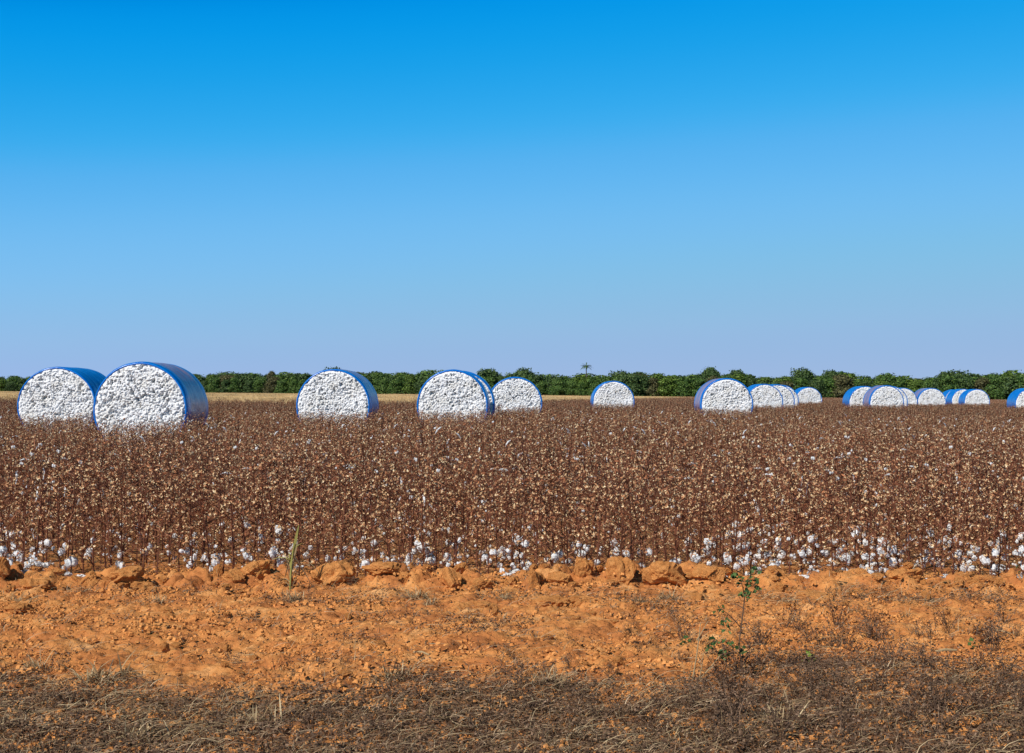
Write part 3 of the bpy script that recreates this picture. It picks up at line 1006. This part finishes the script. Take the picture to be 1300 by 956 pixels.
# ------------------------------------------------------------------ dry litter and grass in the verge
def litter(n, fy, mat, name, label, L=(.05, .22), w=(.0018, .005), up=.35, hmax=.05):
    rg = np.random.default_rng(hash(name) % 1000 if False else len(name) * 37)
    X0 = []; Y0 = []
    while sum(map(len, X0)) < n:
        y = rg.uniform(4.6, 12.9, 60000); x = rg.uniform(-.46, .46, 60000) * y
        k = rg.random(60000) < fy(x, y)
        X0.append(x[k]); Y0.append(y[k])
    x = np.concatenate(X0)[:n]; y = np.concatenate(Y0)[:n]
    a = rg.uniform(0, 2 * PI, n); ln = rg.uniform(*L, n); ww = rg.uniform(*w, n)
    el = np.abs(rg.normal(0, up, n)); el = np.clip(el, 0, 1.4); bend = rg.normal(0, .9, n); h0 = rg.uniform(0, hmax, n) * rg.random(n)
    co = []
    S = 4
    cx, cy = x.copy(), y.copy(); cz = ground_z(x, y) + h0 + .003
    for i in range(S + 1):
        t = i / S
        aa = a + bend * t; ee = el * (1 - 1.5 * t)
        nx, ny = -np.sin(aa), np.cos(aa)
        wi = ww * (1 - .75 * t)
        co.append(np.stack([cx - nx * wi, cy - ny * wi, cz], -1)); co.append(np.stack([cx + nx * wi, cy + ny * wi, cz + wi * .8], -1))
        cx = cx + np.cos(aa) * np.cos(ee) * ln / S; cy = cy + np.sin(aa) * np.cos(ee) * ln / S; cz = cz + np.sin(ee) * ln / S
        cz = np.maximum(cz, ground_z(cx, cy) + .002)
    co = np.stack(co, 1).reshape(-1, 3)
    base = np.arange(n)[:, None] * (2 * (S + 1))
    q = np.concatenate([np.stack([base[:, 0] + 2*i, base[:, 0] + 2*i+1, base[:, 0] + 2*i+3, base[:, 0] + 2*i+2], -1) for i in range(S)])
    me = quads_mesh(name, co, q, [mat])
    o = link(name, me); tag(o, label, kind='stuff')
    return o


def dens_litter(x, y):
    near = np.clip((7.72 + 1.1 * fbm(x, y, .9, 3, 61) + np.clip(x - .4, 0, 3) * .45 - y) / .55, 0, 1)
    patch = np.clip(fbm(x, y * 1.6, .55, 3, 66) - .18 + .22 * np.exp(-((y - 11.1) / .35) ** 2), 0, 1) * 1.1
    return np.clip(near * (.4 + .6 * (fbm(x, y, .3, 2, 63) > -.12)) + patch * 1.0 + .045, 0, 1)


def dens_straw(x, y):
    near = np.clip((7.85 + .5 * fbm(x, y, .9, 2, 71) + np.clip(x - 1.0, 0, 3) * .2 - y) / .5, 0, 1) * .6
    band = np.exp(-((y - 11.1) / .35) ** 2) * np.clip(fbm(x, y, .7, 2, 75) + .12, 0, 1) * 1.3
    return np.clip(near * np.clip(fbm(x, y, .5, 2, 78) + .35, 0, 1) + band * .8 + .03, 0, 1)


litter(80000, dens_litter, M['litter'], 'dry_litter', 'grey brown tangle of dead grass and leaf litter along the near verge', (.02, .12), (.0009, .0026), .5, .06)
litter(15000, dens_straw, M['straw'], 'loose_straw', 'pale straw stems strewn over the bare soil and verge', (.05, .22), (.0008, .0022), .45, .05)


# small leaf crumbs of the dark brush
def crumbs(n, fy, mat, name, label):
    rg = np.random.default_rng(99)
    y = rg.uniform(4.6, 12.9, n * 14); x = rg.uniform(-.46, .46, n * 14) * y
    k = rg.random(n * 14) < fy(x, y); x = x[k][:n]; y = y[k][:n]; m = len(x)
    c = np.stack([x, y, ground_z(x, y) + rg.uniform(0, .07, m) * rg.random(m) + .004], -1)
    a = rg.normal(size=(m, 3)); a[:, 2] *= .6; a /= np.linalg.norm(a, axis=1)[:, None]
    b = np.cross(a, rg.normal(size=(m, 3))); b /= np.linalg.norm(b, axis=1)[:, None]
    s = rg.uniform(.004, .012, m)[:, None]
    co = np.stack([c - a * s, c - b * s * .5, c + a * s, c + b * s * .6], 1).reshape(-1, 3)
    o = link(name, quads_mesh(name, co, np.arange(4 * m).reshape(m, 4), [mat]))
    tag(o, label, kind='stuff')


crumbs(120000, lambda x, y: dens_litter(x, y) ** 1.2, M['brush'], 'leaf_crumbs', 'dark crumbled leaves and seed heads mixed in the verge litter')


# upright dead weeds on the right, straw tufts, and single stalks
def weed_parts(seed, h, n=7, leafn=50):
    random.seed(seed); st = MB(); lf = MB()
    for k in range(n):
        a = random.uniform(0, 6.28); sp = random.uniform(.1, .55)
        p = Vector((random.uniform(-.02, .02), random.uniform(-.02, .02), -.01)); hh = h * random.uniform(.55, 1)
        d = Vector((math.cos(a) * sp, math.sin(a) * sp, 1)).normalized()
        pts = [p]
        for i in range(4):
            p = p + d * hh / 4; d = (d + Vector((random.uniform(-.3, .3), random.uniform(-.3, .3), random.uniform(-.25, .1)))).normalized(); pts.append(p)
        st.tube(pts, [.0024, .002, .0017, .0013, .0008], 3)
        for j in range(leafn // n):
            q = pts[random.randint(1, 3)].lerp(pts[4], random.random())
            c = q + Vector((random.gauss(0, .02), random.gauss(0, .02), random.gauss(0, .02)))
            e = Vector((random.uniform(-1, 1), random.uniform(-1, 1), random.uniform(-1, 1))).normalized(); f = e.orthogonal().normalized()
            r = random.uniform(.004, .011)
            lf.add([c - e * r, c - f * r * .5, c + e * r, c + f * r * .6], [(0, 1, 2, 3)])
    return st.mesh('stem', [M['brush']]), lf.mesh('dead_leaves', [M['brush']])


WD = [weed_parts(80 + k, .26, 11, 150) for k in range(5)]
random.seed(17)
for i in range(190):
    right = random.random() < .74
    if right: px, py = random.uniform(770, 1310), random.uniform(815, 956) if random.random() < .85 else random.uniform(790, 815)
    else: px, py = random.uniform(-10, 800), random.uniform(835, 956)
    p = at(px, py); s = random.uniform(.45, 1.05) * (1.15 if px > 900 else .7)
    e = link('dead_weed', None, None, (p.x, p.y, float(ground_z(p.x, p.y)) - .01), (0, 0, random.uniform(0, 6)), (s, s, s * random.uniform(.6, 1)))
    v = random.choice(WD)
    tag(e, *(('dark brittle dead weed in the brush at the lower right', 'weed', 'dead weeds at the lower right') if right else
             ('dark brittle dead weed in the litter along the lower left verge', 'weed', 'dead weeds at the lower left')))
    link('stem', v[0], e); link('dead_leaves', v[1], e)
for px, py, s, lab in [(445, 748, .62, 'dark tangled dead weed in front of the large sloping clod'), (395, 760, .55, 'dark dead weed low on the soil right of the reed'),
                       (1012, 800, .95, 'tall dark dead weed right of the leafy weed'), (1105, 790, .8, 'sparse dead weed standing on the bare soil at right'),
                       (1180, 812, .9, 'sparse dead weed with upright twigs nearer the right edge'), (1275, 790, 1.1, 'dense dark dead weed against the right edge'),
                       (235, 812, .5, 'small dead weed on the bare soil at lower left'), (630, 806, .5, 'small dead weed on the bare soil at centre')]:
    p = at(px, py); e = link('dead_weed', None, None, (p.x, p.y, float(ground_z(p.x, p.y)) - .01), (0, 0, random.uniform(0, 6)), (s, s, s * .8))
    tag(e, lab, 'weed'); v = random.choice(WD); link('stem', v[0], e); link('dead_leaves', v[1], e)


def tuft(seed, n, h, mat, w=.0022, spread=.9):
    random.seed(seed); mb = MB()
    for k in range(n):
        a = random.uniform(0, 6.28); sp = random.uniform(.05, spread)
        p = (random.gauss(0, .04), random.gauss(0, .04), -.005)
        mb.blade(p, (math.cos(a) * sp, math.sin(a) * sp, random.uniform(.3, 1)), h * random.uniform(.5, 1.1), w * random.uniform(.8, 1.8), seg=4, droop=random.uniform(.1, .9))
    return mb.mesh('straw_tuft', [mat])


TF = [tuft(60 + k, 130, .20, M['straw'], .0035, 1.3) for k in range(4)]
random.seed(44)
for px, py, s, lab in [(198, 763, 1.0, 'spiky pale straw tuft on the soil at left, below the ridge'), (530, 762, 1.15, 'wide straw tuft left of the rounded upright clod'),
                       (548, 770, .8, 'smaller straw tuft in front of the wide one near the centre'), (848, 764, 1.1, 'straw tuft at the foot of the big pointed clod'),
                       (812, 766, .7, 'short straw tuft between the dark brown and the pointed clods'), (20, 765, .8, 'straw tuft at the left edge under the ridge'),
                       (372, 762, 1.0, 'straw tuft round the foot of the yellow green reed'), (640, 764, .6, 'thin straw tuft right of the rounded upright clod'),
                       (1082, 774, .9, 'straw tuft on the bare soil right of centre of the right half'), (1150, 778, .7, 'faint straw tuft below the wide right hand clod'),
                       (130, 865, 1.5, 'big pale grass tuft spreading in the verge at lower left'), (500, 868, 1.3, 'curled pale grass tuft in the verge left of centre'),
                       (1210, 868, 1.2, 'pale grass tuft in the brush near the lower right corner'), (700, 880, 1.2, 'pale grass tuft in the verge at the centre bottom'),
                       (330, 925, 1.4, 'pale grass tuft low in the verge left of the centre'), (985, 925, 1.3, 'pale grass tuft low in the verge right of the centre'),
                       (45, 850, 1.0, 'pale grass tuft in the verge near the left edge'), (950, 852, .8, 'small pale grass tuft beside the leafy weed stem'),
                       (870, 945, 1.3, 'pale grass tuft at the very bottom right of the middle'), (180, 940, 1.3, 'pale grass tuft at the very bottom left')]:
    p = at(px, py)
    o = link('straw_tuft', random.choice(TF), None, (p.x, p.y, float(ground_z(p.x, p.y)) - .004), (0, 0, random.uniform(0, 6)), (s, s, s * .7))
    tag(o, lab, 'grass tuft')

# yellow green reed at the field edge
p = at(368, 752); k = p.y / F
e = link('reed_plant', None, None, (p.x, p.y, float(ground_z(p.x, p.y)) - .01))
tag(e, 'yellow green reed with a tall leaf and dry blades, alone at the field edge', 'reed plant')
mb = MB(); mb.tube([(0, 0, 0), (.01, 0, .2), (.03, 0, .38)], [.007, .006, .003], 6)
link('stem', mb.mesh('stem', [M['reed']]), e)
for (ax, az, L, w, dr, z0, mt) in [(.16, 1, .34, .024, .10, .22, 'reed'), (-.10, 1, .22, .016, .25, .14, 'reed'), (.9, .9, .30, .010, .9, .2, 'straw'), (-.15, 1, .38, .006, .3, .02, 'straw'), (.3, 1, .30, .006, .4, .0, 'straw'), (-.4, 1, .26, .008, .8, .0, 'straw'), (-.9, .55, .34, .016, .95, .24, 'reed'), (-.3, 1, .30, .012, .5, .16, 'straw'), (.5, 1, .34, .012, .6, .10, 'straw'), (-.5, .8, .24, .012, .9, .05, 'straw'), (.45, .75, .20, .014, .5, .30, 'reed'), (-.25, -.9, .25, .022, .05, .30, 'straw'),
                                   (.55, -.75, .3, .012, .2, .30, 'straw'), (-.7, -.2, .22, .016, .6, .18, 'straw'), (.12, 1, .36, .016, .25, .12, 'straw')]:
    mb = MB(); mb.blade((.01, 0, z0), (ax, random.uniform(-.15, .15), az), L, w, seg=6, droop=dr, side=Vector((1, .3, 0)) if az > .7 else Vector((.4, 1, .3)))
    link('leaf', mb.mesh('leaf', [M[mt]]), e)


def leaf_cluster(mb, c, n, r, size):
    for _ in range(n):
        q = Vector(c) + Vector((random.gauss(0, r), random.gauss(0, r), random.gauss(0, r)))
        d = Vector((random.uniform(-1, 1), random.uniform(-1, 1), random.uniform(-.5, .8))).normalized()
        s = size * random.uniform(.6, 1.2); f = d.orthogonal().normalized(); up = d.cross(f) * s * .18
        # folded three-lobed leaf
        mb.add([q, q + d * s * .4 + f * s * .5 + up, q + d * s * .75 + f * s * .22 + up * .5, q + d * s * 1.1, q + d * s * .75 - f * s * .22 + up * .5, q + d * s * .4 - f * s * .5 + up, q + d * s * .55],
               [(0, 1, 2, 6), (6, 2, 3, 4), (0, 6, 4, 5)])


# leafy weed in the right foreground
random.seed(4)
p = at(944, 862); k = p.y / F
e = link('leafy_weed', None, None, (p.x, p.y, float(ground_z(p.x, p.y)) - .01))
tag(e, 'tall thin weed with scattered green leaves reaching up from the right foreground', 'weed')


def up_(px, py): return Vector(((px - 944) * k, 0, (862 - py) * k))


mb = MB(); mb.tube([up_(944, 866), up_(938, 820), up_(943, 780), up_(946, 750), up_(954, 728)], [.005, .0045, .004, .003, .0015], 5)
for a, b in ((( 940, 835), (905, 815)), ((940, 830), (918, 832)), ((941, 800), (915, 775)), ((944, 775), (925, 768)), ((945, 760), (938, 738)), ((943, 845), (965, 815)), ((946, 750), (962, 748))):
    A = up_(*a); B = up_(*b) + Vector((0, random.uniform(-.05, .05), 0)); mb.tube([A, A.lerp(B, .5) + Vector((0, 0, .01)), B], [.003, .0022, .0014], 4)
link('stem', mb.mesh('stem', [M['brush']]), e)
for (a, b, n, r) in ((938, 738, 7, .014), (952, 745, 9, .018), (946, 757, 8, .016), (930, 735, 4, .01), (955, 728, 5, .012), (914, 776, 6, .012), (922, 792, 4, .012), (924, 800, 3, .01), (862, 818, 0, 0), (904, 818, 5, .012), (918, 832, 8, .018), (898, 826, 3, .01), (930, 822, 5, .014),
                     (962, 748, 6, .014), (940, 828, 4, .012)):
    if n:
        mb = MB(); leaf_cluster(mb, up_(a, b), n * 2, r * 1.1, .026); link('leaf_spray', mb.mesh('leaf_spray', [M['green']]), e)
p = at(883, 738)
for (px, py, n, lab, mt) in [(884, 736, 20, 'bright lime green seedling among the white lint behind the overhanging clod', 'lime'), (1298, 728, 12, 'green seedling at the right edge beside white bolls', 'green'),
                             (1238, 738, 0, '', 'green'), (1120, 716, 9, 'small green seedling between white bolls on the right', 'lime'), (866, 822, 7, 'small green sprig in the litter left of the leafy weed', 'green'),
                             (1020, 838, 7, 'small pale green sprig in the brush right of the leafy weed', 'lime'), (1238, 820, 6, 'faint green sprig in the brush at lower right', 'green')]:
    if not n: continue
    q = at(px, py); e = link('seedling', None, None, (q.x, q.y, float(ground_z(q.x, q.y)))); tag(e, lab, 'seedling')
    st = MB(); st.tube([(0, 0, -.01), (0, 0, .05)], [.002, .0012], 4); link('stem', st.mesh('stem', [M['green']]), e)
    mb = MB()
    for _ in range(n): leaf_cluster(mb, (random.uniform(-.05, .05), random.uniform(-.03, .03), random.uniform(.02, .07)), 1, .006, .032)
    link('leaves', mb.mesh('leaves', [M[mt]]), e)

# dry forked twig and lying stalks
p = at(880, 868); k = p.y / F
e = link('dry_twig', None, None, (p.x, p.y, float(ground_z(p.x, p.y)))); tag(e, 'pale dry forked stalks standing at the bottom, left of the leafy weed', 'dry stalk')


def u2(px, py): return Vector(((px - 880) * k, 0, (868 - py) * k))


for A, B, r in (((878, 870), (889, 790), .0045), ((884, 812), (898, 788), .003), ((882, 868), (914, 831), .0045), ((886, 868), (893, 828), .003), ((872, 868), (879, 840), .002)):
    mb = MB(); a_, b_ = u2(*A), u2(*B); mb.tube([a_, a_.lerp(b_, .5) + Vector((.004, 0, 0)), b_], [r, r * .8, r * .5], 6); link('stalk', mb.mesh('stalk', [M['straw']]), e)
for px, py, L, a, r, mt, lab in [(1200, 830, .15, .15, .010, 'straw', 'pale dry stalk lying flat in the brush at lower right'), (535, 840, .16, -.9, .008, 'straw', 'pale yellowish stalk lying in the litter at lower centre'),
                                 (1270, 805, .2, -1.2, .005, 'straw', 'thin pale stalk leaning among dead weeds near the right edge'), (440, 795, .28, .7, .003, 'straw', 'long thin twig lying on the bare soil left of centre'),
                                 (320, 832, .12, -.6, .004, 'straw', 'short pale twig lying on the soil at lower left')]:
    p = at(px, py); mb = MB(); dx, dy = math.cos(a) * L / 2, math.sin(a) * L / 2
    mb.tube([(-dx, -dy, .0), (0, .004, .012), (dx, dy, .008)], [r * .7, r, r * .6], 7, cap=True)
    o = link('dry_stalk', mb.mesh('dry_stalk', [M[mt]]), None, (p.x, p.y, float(ground_z(p.x, p.y)) + .018)); tag(o, lab, 'dry stalk')

# ------------------------------------------------------------------ light
SUN_EL, SUN_AZ = rad(43), rad(-138)      # azimuth measured from +Y, clockwise; behind the camera on the left
dirv = Vector((math.sin(SUN_AZ) * math.cos(SUN_EL), math.cos(SUN_AZ) * math.cos(SUN_EL), math.sin(SUN_EL)))
sl = bpy.data.lights.new('sun', 'SUN'); sl.energy = 4.8; sl.angle = rad(.5); sl.color = (1.0, .95, .88)
so = bpy.data.objects.new('sun', sl); COL.objects.link(so)
so.rotation_euler = dirv.to_track_quat('Z', 'Y').to_euler(); so.location = dirv * 60
w = bpy.data.worlds.new('World'); SC.world = w; w.use_nodes = True
nt = w.node_tree; nt.nodes.clear()
out = nt.nodes.new('ShaderNodeOutputWorld'); bg = nt.nodes.new('ShaderNodeBackground')
sky = nt.nodes.new('ShaderNodeTexSky'); sky.sky_type = 'NISHITA'; sky.sun_disc = False
sky.sun_elevation = SUN_EL; sky.sun_rotation = SUN_AZ
sky.altitude = 5000; sky.air_density = 1.0; sky.dust_density = 0.0; sky.ozone_density = 10.0
# grade of the daylight sky towards the deep polarised blue of the photograph
STR = 0.11
sc1 = nt.nodes.new('ShaderNodeVectorMath'); sc1.operation = 'SCALE'; sc1.inputs['Scale'].default_value = STR
sc2 = nt.nodes.new('ShaderNodeVectorMath'); sc2.operation = 'SCALE'; sc2.inputs['Scale'].default_value = 1 / STR
cv = nt.nodes.new('ShaderNodeRGBCurve')
for ci, P_ in enumerate([[(0, 0), (.062, .0), (.081, .024), (.105, .107), (.148, .195), (.253, .285), (.345, .312), (.5, .345), (1, .42)],
                         [(0, 0), (.12, .10), (.157, .305), (.19, .371), (.243, .445), (.332, .510), (.509, .508), (.625, .488), (.77, .485), (1, .50)],
                         [(0, 0), (.32, .22), (.399, .791), (.469, .831), (.575, .871), (.726, .871), (.86, .80), (.911, .78), (.965, .765), (1, .76)]]):
    c_ = cv.mapping.curves[ci]
    while len(c_.points) < len(P_): c_.points.new(.5, .5)
    for p_, (a_, b_) in zip(c_.points, P_): p_.location = (a_, b_)
cv.mapping.update()
nt.links.new(sky.outputs[0], sc1.inputs[0]); nt.links.new(sc1.outputs[0], cv.inputs['Color']); nt.links.new(cv.outputs[0], sc2.inputs[0])
nt.links.new(sc2.outputs[0], bg.inputs[0]); nt.links.new(bg.outputs[0], out.inputs[0])
bg.inputs[1].default_value = STR
SC.view_settings.view_transform = 'Standard'; SC.view_settings.look = 'None'
SC.view_settings.exposure = 0; SC.view_settings.gamma = 1
SC.view_settings.use_curve_mapping = False
SC.render.engine = 'CYCLES'
SC.cycles.max_bounces = 5; SC.cycles.diffuse_bounces = 3; SC.cycles.glossy_bounces = 2
